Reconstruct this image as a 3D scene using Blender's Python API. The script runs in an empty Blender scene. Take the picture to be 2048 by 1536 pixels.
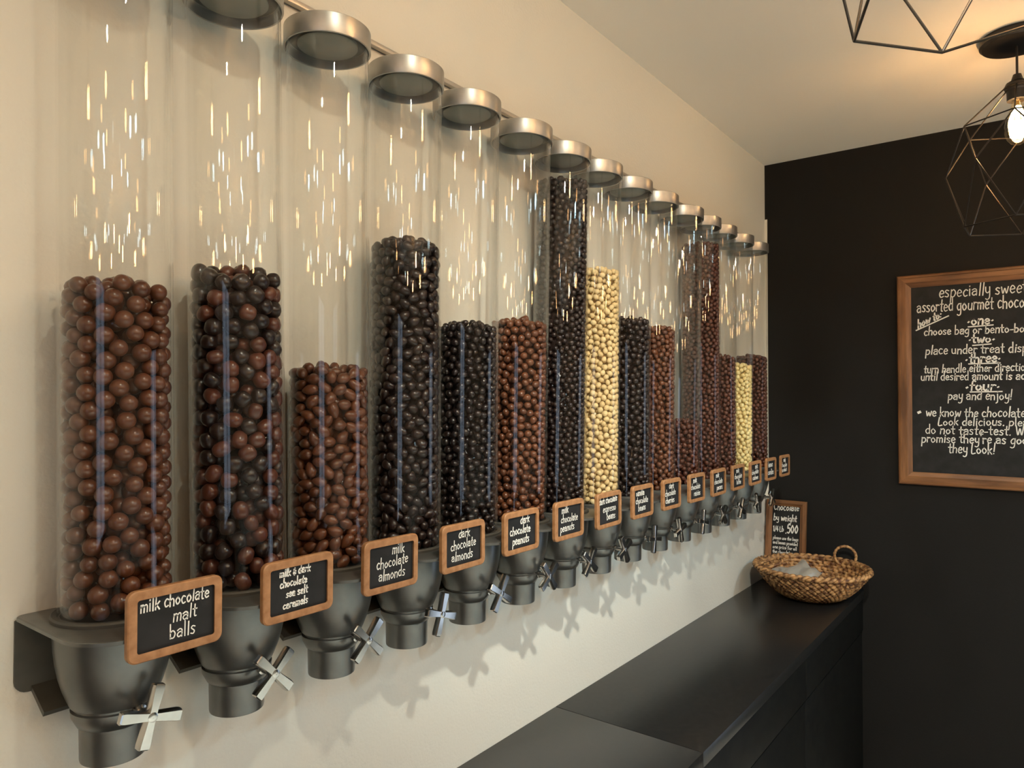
import bpy, bmesh, math, random
import numpy as np
from mathutils import Vector, Matrix

SC = bpy.context.scene
COL = SC.collection
PI = math.pi
# ---------------------------------------------------------------- units
# the dispensers stand on a pitch of 0.17 m; lengths below are mostly given in pitches,
# measured from the photographer's eye (x along the left wall, y towards it, z up)
P = 0.17
EYE = 1.69


def w3(X, Y, Z):
    return Vector((X * P, Y * P, Z * P + EYE))


# ---------------------------------------------------------------- camera
cam_d = bpy.data.cameras.new('camera')
cam = bpy.data.objects.new('camera', cam_d)
COL.objects.link(cam)
cam_d.sensor_width = 36.0
cam_d.lens = 1430.64 / 2048 * 36.0
cam_d.clip_start = 0.02
YAW, PITCH, ROLL = 0.6470, 0.0194, 0.0010
_f = Vector((math.cos(YAW) * math.cos(PITCH), math.sin(YAW) * math.cos(PITCH), math.sin(PITCH)))
_r = Vector((math.sin(YAW), -math.cos(YAW), 0))
_u = _r.cross(_f)
_r2 = math.cos(ROLL) * _r + math.sin(ROLL) * _u
_u2 = -math.sin(ROLL) * _r + math.cos(ROLL) * _u
cam.matrix_world = Matrix(((_r2.x, _u2.x, -_f.x, 0), (_r2.y, _u2.y, -_f.y, 0),
                           (_r2.z, _u2.z, -_f.z, EYE), (0, 0, 0, 1)))
SC.camera = cam

# ---------------------------------------------------------------- world, lights, exposure
SC.view_settings.view_transform = 'Standard'
SC.view_settings.look = 'None'
SC.view_settings.gamma = 1.0
SC.view_settings.use_curve_mapping = False
SC.view_settings.exposure = 0.12
SC.cycles.transparent_max_bounces = 96
SC.cycles.max_bounces = 12
SC.cycles.diffuse_bounces = 5
SC.cycles.glossy_bounces = 6
SC.cycles.sample_clamp_indirect = 6.0
SC.cycles.caustics_reflective = False
SC.cycles.caustics_refractive = False

world = bpy.data.worlds.new('daylight')
SC.world = world
world.use_nodes = True
_bg = world.node_tree.nodes['Background']
_bg.inputs['Color'].default_value = (0.62, 0.76, 0.95, 1)
_bg.inputs['Strength'].default_value = 1.7


def lamp(name, loc, watts, color, radius):
    d = bpy.data.lights.new(name, 'POINT')
    d.energy = watts
    d.color = color
    d.shadow_soft_size = radius
    o = bpy.data.objects.new(name, d)
    o.location = loc
    COL.objects.link(o)
    return o


WARM = (1.0, 0.52, 0.20)
KEY = (1.0, 0.97, 0.78)
COOL = (0.66, 0.92, 1.0)


def spot(loc, watts, color, radius, aim, size, blend):
    o = lamp('key_or_fill_spot', loc, watts, color, radius)  # shared by the spot overhead and the added fill spots
    o.data.type = 'SPOT'
    o.data.spot_size = math.radians(size)
    o.data.spot_blend = blend
    o.rotation_euler = (aim - o.location).to_track_quat('-Z', 'Y').to_euler()


# spot over the photographer, the row of pendants, and unseen lights added for fill, bounce and tube streaks
spot(w3(1.8, -1.1, 5.95), 26.0, KEY, 0.022, w3(10.5, 6.0, -5.0), 108, 1.0)
spot(w3(1.9, -1.1, 5.95), 135.0, (1.0, 0.985, 0.86), 0.024, w3(16.0, 6.0, -7.0), 64, 1.0)
for b, e in (((-2.6, .3, 4.70), 2.0), ((-10.5, .3, 4.70), 3.0)):
    lamp('pendant_or_added_light', w3(*b), e, WARM, 0.035)
for b in ((2.5, -9.5, 4.3), (-6.0, -9.5, 4.3), (11.0, -9.5, 4.3), (-2.0, -14.0, 4.3), (6.5, -14.0, 4.3)):
    lamp('pendant_or_added_light', w3(*b), 12.0, WARM, 0.045)  # unseen warm lights added to lift the upper wall and ceiling
for b, e in (((-4.5, -6.0, 5.95), 4.0), ((3.0, -7.0, 5.95), 20.0), ((9.0, -6.5, 5.95), 46.0), ((14.5, -6.5, 5.95), 62.0)):
    spot(w3(*b), e, (0.52, 0.83, 1.0), 0.045, w3(b[0], b[1] + 4.0, -4.0), 118, 0.9)  # cool spots added as bluish fill on the lower wall
for b in ((1.0, -17.0, 5.6), (10.0, -17.0, 5.6), (-8.0, -4.0, 5.4), (5.0, -5.0, 5.5), (16.0, -9.0, 5.4), (-12.0, -12.0, 5.4), (-1.0, -7.5, 5.2), (9.5, -12.5, 5.0)):
    lamp('added_streak_light', w3(*b), 1.6, COOL, 0.034)  # small unseen lights added to draw streaks on the tubes
for b in ((-5.0, -2.5, 5.0), (3.5, -3.0, 5.3), (9.5, -2.0, 5.0), (-8.5, 1.5, 4.6), (-14.0, -3.0, 5.0), (12.5, -10.0, 4.4)):
    lamp('pendant_or_added_light', w3(*b), 0.9, WARM, 0.028)  # not pendants: weak warm lights added for more streaks higher up the tubes
for b in ((-6.0, -13.0, 5.9), (3.0, -13.0, 5.9), (12.0, -13.0, 5.9)):
    spot(w3(*b), 260.0, COOL, 0.045, w3(b[0], b[1], -4.0), 95, 0.7)  # unseen spots added to hit the floor and bounce onto the ceiling


def portal(name, loc, rot, sx, sy):
    d = bpy.data.lights.new(name, 'AREA')
    d.shape = 'RECTANGLE'
    d.size, d.size_y = sx, sy
    d.cycles.is_portal = True
    o = bpy.data.objects.new(name, d)
    o.location = loc
    o.rotation_euler = rot
    COL.objects.link(o)


# ---------------------------------------------------------------- materials
def mat(name, color, rough=0.5, metal=0.0, coat=0.0, spec=None, emit=None, estr=0.0):
    m = bpy.data.materials.new(name)
    m.use_nodes = True
    b = m.node_tree.nodes['Principled BSDF']
    b.inputs['Base Color'].default_value = (*color, 1)
    b.inputs['Roughness'].default_value = rough
    b.inputs['Metallic'].default_value = metal
    b.inputs['Coat Weight'].default_value = coat
    b.inputs['Coat Roughness'].default_value = 0.22
    if spec is not None:
        b.inputs['Specular IOR Level'].default_value = spec
    if emit:
        b.inputs['Emission Color'].default_value = (*emit, 1)
        b.inputs['Emission Strength'].default_value = estr
    return m


def nodes(m):
    return m.node_tree.nodes, m.node_tree.links, m.node_tree.nodes['Principled BSDF']


def add_noise(m, c0, c1, scale, detail=3.0, stretch=(1, 1, 1), lo=0.35, hi=0.65, bump=0.0, bdist=0.001, coord='Object'):
    N, L, b = nodes(m)
    tc = N.new('ShaderNodeTexCoord')
    mp = N.new('ShaderNodeMapping')
    mp.inputs['Scale'].default_value = stretch
    nz = N.new('ShaderNodeTexNoise')
    nz.inputs['Scale'].default_value = scale
    nz.inputs['Detail'].default_value = detail
    L.new(tc.outputs[coord], mp.inputs['Vector'])
    L.new(mp.outputs['Vector'], nz.inputs['Vector'])
    cr = N.new('ShaderNodeValToRGB')
    cr.color_ramp.elements[0].position = lo
    cr.color_ramp.elements[1].position = hi
    cr.color_ramp.elements[0].color = (*c0, 1)
    cr.color_ramp.elements[1].color = (*c1, 1)
    L.new(nz.outputs['Fac'], cr.inputs['Fac'])
    L.new(cr.outputs['Color'], b.inputs['Base Color'])
    if bump:
        bp = N.new('ShaderNodeBump')
        bp.inputs['Strength'].default_value = bump
        bp.inputs['Distance'].default_value = bdist
        L.new(nz.outputs['Fac'], bp.inputs['Height'])
        L.new(bp.outputs['Normal'], b.inputs['Normal'])
    return m


def candy(name, c0, c1, rough=0.34, coat=0.35, spec=0.5):
    m = mat(name, c0, rough, coat=coat, spec=spec)
    N, L, b = nodes(m)
    oi = N.new('ShaderNodeObjectInfo')
    ge = N.new('ShaderNodeNewGeometry')
    ad = N.new('ShaderNodeMath')
    ad.operation = 'ADD'
    fr = N.new('ShaderNodeMath')
    fr.operation = 'FRACT'
    L.new(oi.outputs['Random'], ad.inputs[0])
    L.new(ge.outputs['Random Per Island'], ad.inputs[1])
    L.new(ad.outputs[0], fr.inputs[0])
    mx = N.new('ShaderNodeMix')
    mx.data_type = 'RGBA'
    mx.inputs['A'].default_value = (*c0, 1)
    mx.inputs['B'].default_value = (*c1, 1)
    L.new(fr.outputs[0], mx.inputs['Factor'])
    L.new(mx.outputs['Result'], b.inputs['Base Color'])
    return m


def wall_paint(name, color, bump=0.25, rough=0.6, scale=170, spec=0.35):
    m = mat(name, color, rough, spec=spec)
    N, L, b = nodes(m)
    tc = N.new('ShaderNodeTexCoord')
    nz = N.new('ShaderNodeTexNoise')
    nz.inputs['Scale'].default_value = scale
    nz.inputs['Detail'].default_value = 2
    n2 = N.new('ShaderNodeTexNoise')
    n2.inputs['Scale'].default_value = 22
    ad = N.new('ShaderNodeMath')
    ad.operation = 'ADD'
    L.new(tc.outputs['Object'], nz.inputs['Vector'])
    L.new(tc.outputs['Object'], n2.inputs['Vector'])
    L.new(nz.outputs['Fac'], ad.inputs[0])
    L.new(n2.outputs['Fac'], ad.inputs[1])
    bp = N.new('ShaderNodeBump')
    bp.inputs['Strength'].default_value = bump
    bp.inputs['Distance'].default_value = 0.0025
    L.new(ad.outputs[0], bp.inputs['Height'])
    L.new(bp.outputs['Normal'], b.inputs['Normal'])
    return m


def clear(name, ior, tint, rough=0.0):
    """thin-walled clear plastic: fresnel gloss over plain transparency"""
    m = bpy.data.materials.new(name)
    m.use_nodes = True
    N, L = m.node_tree.nodes, m.node_tree.links
    N.remove(N['Principled BSDF'])
    out = N['Material Output']
    tr = N.new('ShaderNodeBsdfTransparent')
    tr.inputs['Color'].default_value = (*tint, 1)
    gl = N.new('ShaderNodeBsdfGlossy')
    gl.inputs['Roughness'].default_value = rough
    gl.inputs['Color'].default_value = (1, 1, 1, 1)
    fr = N.new('ShaderNodeFresnel')
    ge = N.new('ShaderNodeNewGeometry')
    ma = N.new('ShaderNodeMapRange')      # the node inverts the index on inner faces: undo it, the wall is thin
    ma.inputs['To Min'].default_value = ior
    ma.inputs['To Max'].default_value = 1.0 / ior
    L.new(ge.outputs['Backfacing'], ma.inputs['Value'])
    L.new(ma.outputs['Result'], fr.inputs['IOR'])
    mx = N.new('ShaderNodeMixShader')
    L.new(fr.outputs[0], mx.inputs[0])
    L.new(tr.outputs[0], mx.inputs[1])
    L.new(gl.outputs[0], mx.inputs[2])
    L.new(mx.outputs[0], out.inputs['Surface'])
    return m


M = {}
M['cream'] = wall_paint('cream_wall_paint', (0.715, 0.70, 0.625))
M['ceil'] = wall_paint('ceiling_paint', (0.84, 0.79, 0.70), bump=0.1)
M['black_wall'] = wall_paint('black_wall_paint', (0.0062, 0.0058, 0.0053), bump=0.12, rough=0.68, spec=0.24)
M['floor'] = add_noise(mat('floor_tiles', (0.5, 0.42, 0.34), 0.55), (0.60, 0.54, 0.46), (0.70, 0.63, 0.54), 9)
M['plain'] = wall_paint('grey_wall_paint', (0.22, 0.21, 0.19), bump=0.1)
M['counter'] = add_noise(mat('black_laminate', (0.02, 0.02, 0.02), 0.30), (0.010, 0.010, 0.010), (0.015, 0.0145, 0.014), 60)
M['cabinet'] = add_noise(mat('black_cabinet', (0.006, 0.006, 0.006), 0.55, spec=0.12), (0.004, 0.004, 0.004), (0.007, 0.007, 0.006), 30)
M['hopper'] = add_noise(mat('grey_hopper_metal', (0.15, 0.15, 0.14), 0.30, metal=0.75), (0.145, 0.149, 0.143), (0.175, 0.178, 0.17), 30)
M['bracket'] = add_noise(mat('dark_bracket_metal', (0.08, 0.08, 0.07), 0.45, metal=0.3), (0.075, 0.072, 0.06), (0.095, 0.09, 0.075), 30)
M['collar'] = mat('dark_rubber_collar', (0.05, 0.047, 0.04), 0.5)
M['lid'] = add_noise(mat('satin_lid_metal', (0.55, 0.54, 0.51), 0.36, metal=0.85), (0.36, 0.355, 0.335), (0.42, 0.415, 0.39), 40)
M['plug'] = mat('grey_lid_plug', (0.15, 0.155, 0.13), 0.4)
M['lid_in'] = mat('dark_lid_groove', (0.032, 0.034, 0.029), 0.5)
M['chrome'] = add_noise(mat('worn_chrome', (0.62, 0.6, 0.57), 0.2, metal=1.0), (0.50, 0.48, 0.45), (0.62, 0.60, 0.56), 35)
M['acrylic'] = clear('clear_acrylic', 1.37, (0.985, 0.985, 0.98))
M['rail'] = mat('aluminium_rail', (0.5, 0.48, 0.44), 0.4, metal=0.7)
M['sign_wood'] = add_noise(mat('light_sign_wood', (0.4, 0.2, 0.08), 0.5), (0.26, 0.118, 0.044), (0.40, 0.205, 0.090), 60, stretch=(1, 1, 1))
M['frame_wood'] = add_noise(mat('stained_frame_wood', (0.3, 0.14, 0.05), 0.45), (0.11, 0.046, 0.016), (0.25, 0.11, 0.040), 40, detail=6, stretch=(1, 1, 0.12))
M['frame_wood_h'] = add_noise(mat('stained_frame_wood_across', (0.3, 0.14, 0.05), 0.45), (0.11, 0.046, 0.016), (0.25, 0.11, 0.040), 40, detail=6, stretch=(1, 0.12, 1))
M['chalk_panel'] = add_noise(mat('chalkboard', (0.012, 0.013, 0.014), 0.65, spec=0.28), (0.010, 0.0105, 0.011), (0.018, 0.018, 0.019), 25)
M['chalk'] = mat('white_chalk', (0.80, 0.79, 0.74), 0.9)
M['wicker'] = add_noise(mat('woven_seagrass', (0.4, 0.2, 0.08), 0.6), (0.085, 0.028, 0.007), (0.48, 0.265, 0.105), 55, detail=4, lo=0.38, hi=0.62)
M['wire'] = mat('black_wire', (0.02, 0.016, 0.012), 0.35, metal=0.4)
M['black_metal'] = mat('black_lamp_metal', (0.015, 0.014, 0.014), 0.4, metal=0.2)
M['bulb_glass'] = clear('bulb_glass', 1.4, (1.0, 0.93, 0.78))
M['filament'] = mat('glowing_filament', (1, 0.7, 0.4), 0.5, emit=(1.0, 0.66, 0.34), estr=90)
M['brass'] = mat('bulb_screw_brass', (0.5, 0.36, 0.15), 0.35, metal=1.0)
M['bag'] = clear('clear_plastic_bag', 1.5, (0.75, 0.74, 0.70), rough=0.2)
_N, _L = M['bag'].node_tree.nodes, M['bag'].node_tree.links
_d = _N.new('ShaderNodeBsdfDiffuse')
_d.inputs['Color'].default_value = (0.55, 0.53, 0.48, 1)
_x = _N.new('ShaderNodeMixShader')
_x.inputs[0].default_value = 0.4
_src = _N['Material Output'].inputs['Surface'].links[0].from_socket
_L.new(_src, _x.inputs[1])
_L.new(_d.outputs[0], _x.inputs[2])
_L.new(_x.outputs[0], _N['Material Output'].inputs['Surface'])
M['window_frame'] = mat('dark_window_frame', (0.03, 0.03, 0.03), 0.5)

CHOC = {
    'milk': ((0.108, 0.037, 0.0165), (0.080, 0.027, 0.0125)),
    'milk2': ((0.132, 0.045, 0.0190), (0.082, 0.028, 0.0125)),
    'milk3': ((0.100, 0.031, 0.0165), (0.066, 0.021, 0.0120)),
    'dark': ((0.021, 0.0105, 0.0080), (0.013, 0.0070, 0.0058)),
    'dark2': ((0.015, 0.0080, 0.0068), (0.010, 0.0060, 0.0052)),
    'cream': ((0.72, 0.56, 0.30), (0.60, 0.44, 0.21)),
    'yellow': ((0.88, 0.75, 0.38), (0.82, 0.66, 0.30)),
}
for k, (a, b) in CHOC.items():
    M['c_' + k] = candy(k + '_candy_shell', a, b, rough=0.45 if k not in ('cream', 'yellow') else 0.42,
                        spec=0.08, coat=0.85 if k not in ('cream', 'yellow') else 0.1)


# ---------------------------------------------------------------- mesh helpers
class MB:
    def __init__(self):
        self.v, self.f = [], []

    def add(self, vs, fs):
        o = len(self.v)
        self.v += [tuple(q) for q in vs]
        self.f += [tuple(i + o for i in q) for q in fs]
        return self

    def box(self, c, s, bevel=0.0, seg=2, rot=None):
        bm = bmesh.new()
        bmesh.ops.create_cube(bm, size=1.0)
        for q in bm.verts:
            q.co = Vector((q.co.x * s[0], q.co.y * s[1], q.co.z * s[2]))
        if bevel:
            bmesh.ops.bevel(bm, geom=bm.edges[:], offset=bevel, segments=seg, profile=0.5, affect='EDGES')
        if rot is not None:
            bmesh.ops.transform(bm, matrix=rot.to_4x4(), verts=bm.verts)
        bm.verts.index_update()
        self.add([q.co + Vector(c) for q in bm.verts], [[q.index for q in f.verts] for f in bm.faces])
        bm.free()
        return self

    def lathe(self, prof, seg=48, c=(0, 0, 0), closed=False):
        n = len(prof)
        vs = []
        for (r, z) in prof:
            for k in range(seg):
                a = 2 * PI * k / seg
                vs.append((c[0] + r * math.cos(a), c[1] + r * math.sin(a), c[2] + z))
        fs = []
        rng = range(n) if closed else range(n - 1)
        for i in rng:
            j = (i + 1) % n
            for k in range(seg):
                l = (k + 1) % seg
                fs.append((i * seg + k, i * seg + l, j * seg + l, j * seg + k))
        if not closed:
            if prof[0][0] > 1e-6:
                fs.append(tuple(range(seg))[::-1])
            if prof[-1][0] > 1e-6:
                fs.append(tuple((n - 1) * seg + k for k in range(seg)))
        return self.add(vs, fs)

    def loft(self, rings, cap=True, closed=False):
        m = len(rings[0])
        vs = [q for r in rings for q in r]
        fs = []
        n = len(rings)
        for i in range(n if closed else n - 1):
            j = (i + 1) % n
            for k in range(m):
                l = (k + 1) % m
                fs.append((i * m + k, i * m + l, j * m + l, j * m + k))
        if cap and not closed:
            fs.append(tuple(range(m))[::-1])
            fs.append(tuple((n - 1) * m + k for k in range(m)))
        return self.add(vs, fs)

    def tube(self, pts, r, seg=8, closed=False):
        pts = [Vector(q) for q in pts]
        n = len(pts)
        rings = []
        up = None
        for i, q in enumerate(pts):
            a = pts[(i - 1) % n] if closed or i > 0 else q
            b = pts[(i + 1) % n] if closed or i < n - 1 else q
            t = (b - a).normalized()
            if up is None:
                up = Vector((0, 0, 1)) if abs(t.z) < 0.9 else Vector((1, 0, 0))
            s = t.cross(up)
            if s.length < 1e-5:
                s = t.cross(Vector((0.3, 1, 0.2)))
            s.normalize()
            up = s.cross(t).normalized()
            rr = r[i] if isinstance(r, (list, tuple)) else r
            rings.append([q + s * rr * math.cos(2 * PI * k / seg) + up * rr * math.sin(2 * PI * k / seg) for k in range(seg)])
        return self.loft(rings, cap=not closed, closed=closed)

    def mesh(self, name, m, smooth=True, angle=40):
        me = bpy.data.meshes.new(name)
        me.from_pydata(self.v, [], self.f)
        bm = bmesh.new()
        bm.from_mesh(me)
        bmesh.ops.recalc_face_normals(bm, faces=bm.faces)
        bm.to_mesh(me)
        bm.free()
        if m:
            me.materials.append(m)
        if smooth:
            me.polygons.foreach_set('use_smooth', [True] * len(me.polygons))
            me.set_sharp_from_angle(angle=math.radians(angle))
        me.update()
        return me

    def obj(self, name, m, parent=None, smooth=True, angle=40):
        o = bpy.data.objects.new(name, self.mesh(name, m, smooth, angle))
        COL.objects.link(o)
        if parent:
            o.parent = parent
        return o


def tag(o, label=None, cat=None, group=None, kind=None):
    if label:
        o['label'] = label
    if cat:
        o['category'] = cat
    if group:
        o['group'] = group
    if kind:
        o['kind'] = kind
    return o


def empty(name, loc):
    o = bpy.data.objects.new(name, None)
    o.empty_display_size = 0.02
    o.location = loc
    COL.objects.link(o)
    return o


def child(name, me, parent, loc=(0, 0, 0), rot=(0, 0, 0)):
    o = bpy.data.objects.new(name, me)
    o.location = loc
    o.rotation_euler = rot
    o.parent = parent
    COL.objects.link(o)
    return o


def copy_part(src, parent):
    c = src.copy()
    c.parent = parent
    COL.objects.link(c)
    return c


# ---------------------------------------------------------------- the room
YW = 6.03 * P                    # left wall face
XF = 19.08 * P                   # far black wall face
ZC = 6.163 * P + EYE             # ceiling
ZK = -4.642 * P + EYE            # counter top
XR, YR = -2.7, -3.6              # rear wall and right wall


def structure(name, mb, m):
    return tag(mb.obj(name, m, smooth=False), kind='structure')


structure('floor', MB().box(((XF + XR) / 2, (YW + YR) / 2, -0.05), (XF - XR + 0.4, YW - YR + 0.4, 0.1)), M['floor'])
structure('ceiling', MB().box(((XF + XR) / 2, (YW + YR) / 2, ZC + 0.05), (XF - XR + 0.4, YW - YR + 0.4, 0.1)), M['ceil'])
structure('wall_left', MB().box(((XF + XR) / 2, YW + 0.06, ZC / 2), (XF - XR + 0.4, 0.12, ZC)), M['cream'])
# far wall with a glazed door opening beyond the right edge of the photograph
dy0, dy1, dz1 = -1.75, -0.85, 2.05
mb = MB()
mb.box((XF + 0.06, (YW + dy1) / 2, ZC / 2), (0.12, YW - dy1, ZC))
mb.box((XF + 0.06, (YR + dy0) / 2, ZC / 2), (0.12, dy0 - YR, ZC))
mb.box((XF + 0.06, (dy0 + dy1) / 2, (dz1 + ZC) / 2), (0.12, dy1 - dy0, ZC - dz1))
structure('wall_far', mb, M['black_wall'])
mb = MB()
for yy in (dy0 + 0.03, dy1 - 0.03):
    mb.box((XF + 0.06, yy, dz1 / 2), (0.08, 0.06, dz1))
for zz in (0.1, 1.0, dz1 - 0.03):
    mb.box((XF + 0.06, (dy0 + dy1) / 2, zz), (0.06, dy1 - dy0 - 0.1, 0.09))
structure('door_1', mb, M['window_frame'])
portal('door_daylight', (XF + 0.02, (dy0 + dy1) / 2, dz1 / 2), (0, PI / 2, 0), dz1, dy1 - dy0)
structure('wall_right', MB().box(((XF + XR) / 2, YR - 0.06, ZC / 2), (XF - XR + 0.4, 0.12, ZC)), M['plain'])
# rear wall with a shop window
ry0, ry1, rz0, rz1 = -1.9, -0.55, 0.75, 2.35
mb = MB()
mb.box((XR - 0.06, (YW + ry1) / 2, ZC / 2), (0.12, YW - ry1, ZC))
mb.box((XR - 0.06, (YR + ry0) / 2, ZC / 2), (0.12, ry0 - YR, ZC))
mb.box((XR - 0.06, (ry0 + ry1) / 2, (rz1 + ZC) / 2), (0.12, ry1 - ry0, ZC - rz1))
mb.box((XR - 0.06, (ry0 + ry1) / 2, rz0 / 2), (0.12, ry1 - ry0, rz0))
structure('wall_rear', mb, M['plain'])
mb = MB()
for yy in (ry0 + 0.025, (ry0 + ry1) / 2, ry1 - 0.025):
    mb.box((XR - 0.06, yy, (rz0 + rz1) / 2), (0.06, 0.05, rz1 - rz0))
for zz in (rz0 + 0.025, rz1 - 0.025):
    mb.box((XR - 0.06, (ry0 + ry1) / 2, zz), (0.05, ry1 - ry0 - 0.06, 0.05))
structure('window_1', mb, M['window_frame'])
portal('window_daylight', (XR - 0.02, (ry0 + ry1) / 2, (rz0 + rz1) / 2), (0, -PI / 2, 0), rz1 - rz0, ry1 - ry0)
# cream paint returned a finger's width onto the black wall, up to the height of the lids
zt = 4.72 * P + EYE
structure('trim_1', MB().box((XF - 0.001, YW - 0.0055, (ZK + zt) / 2), (0.002, 0.011, zt - ZK)), M['cream'])

# ---------------------------------------------------------------- counter
XS = 9.06 * P
YK = 3.70 * P


def slab(x0, x1, label):
    w = x1 - x0 - 0.0016
    o = MB().box(((x0 + x1) / 2, (YW + YK) / 2 - 0.001, ZK - 0.0175), (w, YW - YK - 0.002, 0.035), bevel=0.0012).obj('countertop', M['counter'])
    tag(o, label, 'countertop', 'black countertop pieces')


slab(-1.2, XS, 'near black countertop piece below the malt ball and caramel dispensers')
slab(XS, XF - 0.001, 'far black countertop piece carrying the woven tray in the corner')
zb = ZK - 0.035
for (x0, x1, lb) in ((-1.2, XS, 'near black base cabinet under the near countertop piece'),
                     (XS, XF - 0.001, 'far black base cabinet under the countertop with the woven tray')):
    r = tag(empty('base_cabinet', ((x0 + x1) / 2, (YW + YK) / 2, 0)), lb, 'cabinet', 'black base cabinets under the counter')
    w = x1 - x0 - 0.002
    MB().box((0, 0.035, zb / 2 + 0.04), (w, YW - YK - 0.08, zb - 0.08 - 0.002)).box((0, 0.06, 0.04), (w, YW - YK - 0.14, 0.08)).obj('body', M['cabinet'], r, smooth=False)
    n = max(1, round(w / 0.8))
    for k in range(n):
        dw = w / n
        xc = -w / 2 + dw * (k + 0.5)
        MB().box((xc, -(YW - YK) / 2 + 0.014, zb - 0.068), (dw - 0.004, 0.02, 0.128), bevel=0.0015).obj('drawer_front', M['cabinet'], r)
        MB().box((xc, -(YW - YK) / 2 + 0.017, (zb - 0.14 + 0.09) / 2), (dw - 0.004, 0.018, zb - 0.14 - 0.09), bevel=0.0015).obj('door', M['cabinet'], r)

# ---------------------------------------------------------------- chalk lettering
G = {  # strokes on a grid: baseline 0, x-height 1, ascender 1.9
    'a': (0.85, [[(.08, .85), (.4, 1.02), (.7, .8), (.7, 0)], [(.7, .62), (.3, .6), (.08, .3), (.3, 0), (.7, .22)]]),
    'b': (0.85, [[(.1, 1.9), (.1, 0)], [(.1, .75), (.45, 1), (.75, .6), (.6, .1), (.3, 0), (.1, .15)]]),
    'c': (0.75, [[(.65, .88), (.35, 1), (.08, .55), (.3, .02), (.65, .12)]]),
    'd': (0.85, [[(.72, 1.9), (.72, 0)], [(.72, .8), (.4, 1), (.08, .55), (.3, 0), (.72, .2)]]),
    'e': (0.78, [[(.1, .52), (.68, .6), (.55, .95), (.3, 1), (.07, .5), (.3, .02), (.66, .14)]]),
    'f': (0.6, [[(.6, 1.75), (.4, 1.9), (.25, 1.5), (.25, 0)], [(.02, 1), (.55, 1)]]),
    'g': (0.85, [[(.7, .85), (.4, 1), (.08, .55), (.3, .05), (.7, .25)], [(.7, 1), (.7, -.4), (.4, -.72), (.12, -.6)]]),
    'h': (0.85, [[(.1, 1.9), (.1, 0)], [(.1, .7), (.45, 1), (.7, .75), (.7, 0)]]),
    'i': (0.35, [[(.17, 1), (.17, 0)], [(.17, 1.4), (.19, 1.48)]]),
    'j': (0.45, [[(.3, 1), (.3, -.4), (.05, -.7)], [(.3, 1.4), (.32, 1.48)]]),
    'k': (0.78, [[(.1, 1.9), (.1, 0)], [(.65, 1), (.12, .45)], [(.25, .58), (.7, 0)]]),
    'l': (0.35, [[(.17, 1.9), (.17, 0)]]),
    'm': (1.2, [[(.1, 1), (.1, 0)], [(.1, .7), (.36, 1), (.58, .75), (.58, 0)], [(.58, .7), (.84, 1), (1.06, .75), (1.06, 0)]]),
    'n': (0.85, [[(.1, 1), (.1, 0)], [(.1, .7), (.45, 1), (.7, .75), (.7, 0)]]),
    'o': (0.85, [[(.4, 1), (.08, .55), (.35, 0), (.74, .45), (.4, 1)]]),
    'p': (0.85, [[(.1, 1), (.1, -.75)], [(.1, .75), (.45, 1), (.75, .6), (.6, .1), (.3, 0), (.1, .15)]]),
    'r': (0.62, [[(.1, 1), (.1, 0)], [(.1, .65), (.35, .98), (.6, .9)]]),
    's': (0.7, [[(.6, .9), (.3, 1), (.12, .75), (.55, .35), (.42, .02), (.08, .1)]]),
    't': (0.6, [[(.28, 1.6), (.28, .15), (.5, .02)], [(.02, 1), (.56, 1)]]),
    'u': (0.85, [[(.1, 1), (.12, .25), (.4, 0), (.7, .3)], [(.7, 1), (.7, 0)]]),
    'v': (0.75, [[(.06, 1), (.36, 0), (.68, 1)]]),
    'w': (1.1, [[(.06, 1), (.28, 0), (.53, .8), (.78, 0), (1.02, 1)]]),
    'x': (0.75, [[(.08, 1), (.68, 0)], [(.66, 1), (.06, 0)]]),
    'y': (0.8, [[(.1, 1), (.14, .4), (.4, .2), (.68, .45)], [(.68, 1), (.68, -.35), (.4, -.7), (.14, -.6)]]),
    'B': (0.95, [[(.1, 1.8), (.1, 0)], [(.1, 1.75), (.6, 1.6), (.6, 1.1), (.1, .95)], [(.1, .95), (.8, .7), (.7, .1), (.1, 0)]]),
    'C': (0.95, [[(.85, 1.55), (.5, 1.8), (.08, .95), (.4, 0), (.85, .2)]]),
    'L': (0.8, [[(.1, 1.8), (.1, 0), (.7, .02)]]),
    'P': (0.85, [[(.1, 1.8), (.1, 0)], [(.1, 1.75), (.7, 1.6), (.65, 1.05), (.1, .9)]]),
    'W': (1.3, [[(.06, 1.8), (.34, 0), (.63, 1.3), (.92, 0), (1.2, 1.8)]]),
    '.': (0.35, [[(.14, .02), (.17, .06)]]),
    '*': (0.5, [[(.2, .55), (.28, .62)]]),
    '-': (0.6, [[(.08, .52), (.5, .55)]]),
    '!': (0.4, [[(.3, 1.9), (.17, .45)], [(.13, .02), (.15, .08)]]),
    "'": (0.3, [[(.15, 1.8), (.12, 1.45)]]),
    ':': (0.35, [[(.15, .1), (.17, .14)], [(.15, .75), (.17, .79)]]),
    '&': (0.75, [[(.62, .75), (.3, .8), (.12, 1.15), (.4, 1.3)], [(.3, .8), (.06, .35), (.35, 0), (.68, .25)], [(.36, 1.5), (.36, -.15)]]),
    '1': (0.5, [[(.1, 1.4), (.28, 1.75), (.28, 0)]]),
    '4': (0.85, [[(.5, 1.8), (.06, .6), (.75, .62)], [(.55, 1.1), (.55, 0)]]),
    '5': (0.8, [[(.68, 1.75), (.18, 1.75), (.14, 1.0), (.5, 1.1), (.7, .55), (.4, 0), (.08, .15)]]),
    '0': (0.85, [[(.4, 1.75), (.08, .9), (.4, 0), (.74, .9), (.4, 1.75)]]),
    '/': (0.7, [[(.08, -.1), (.6, 1.9)]]),
}


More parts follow.
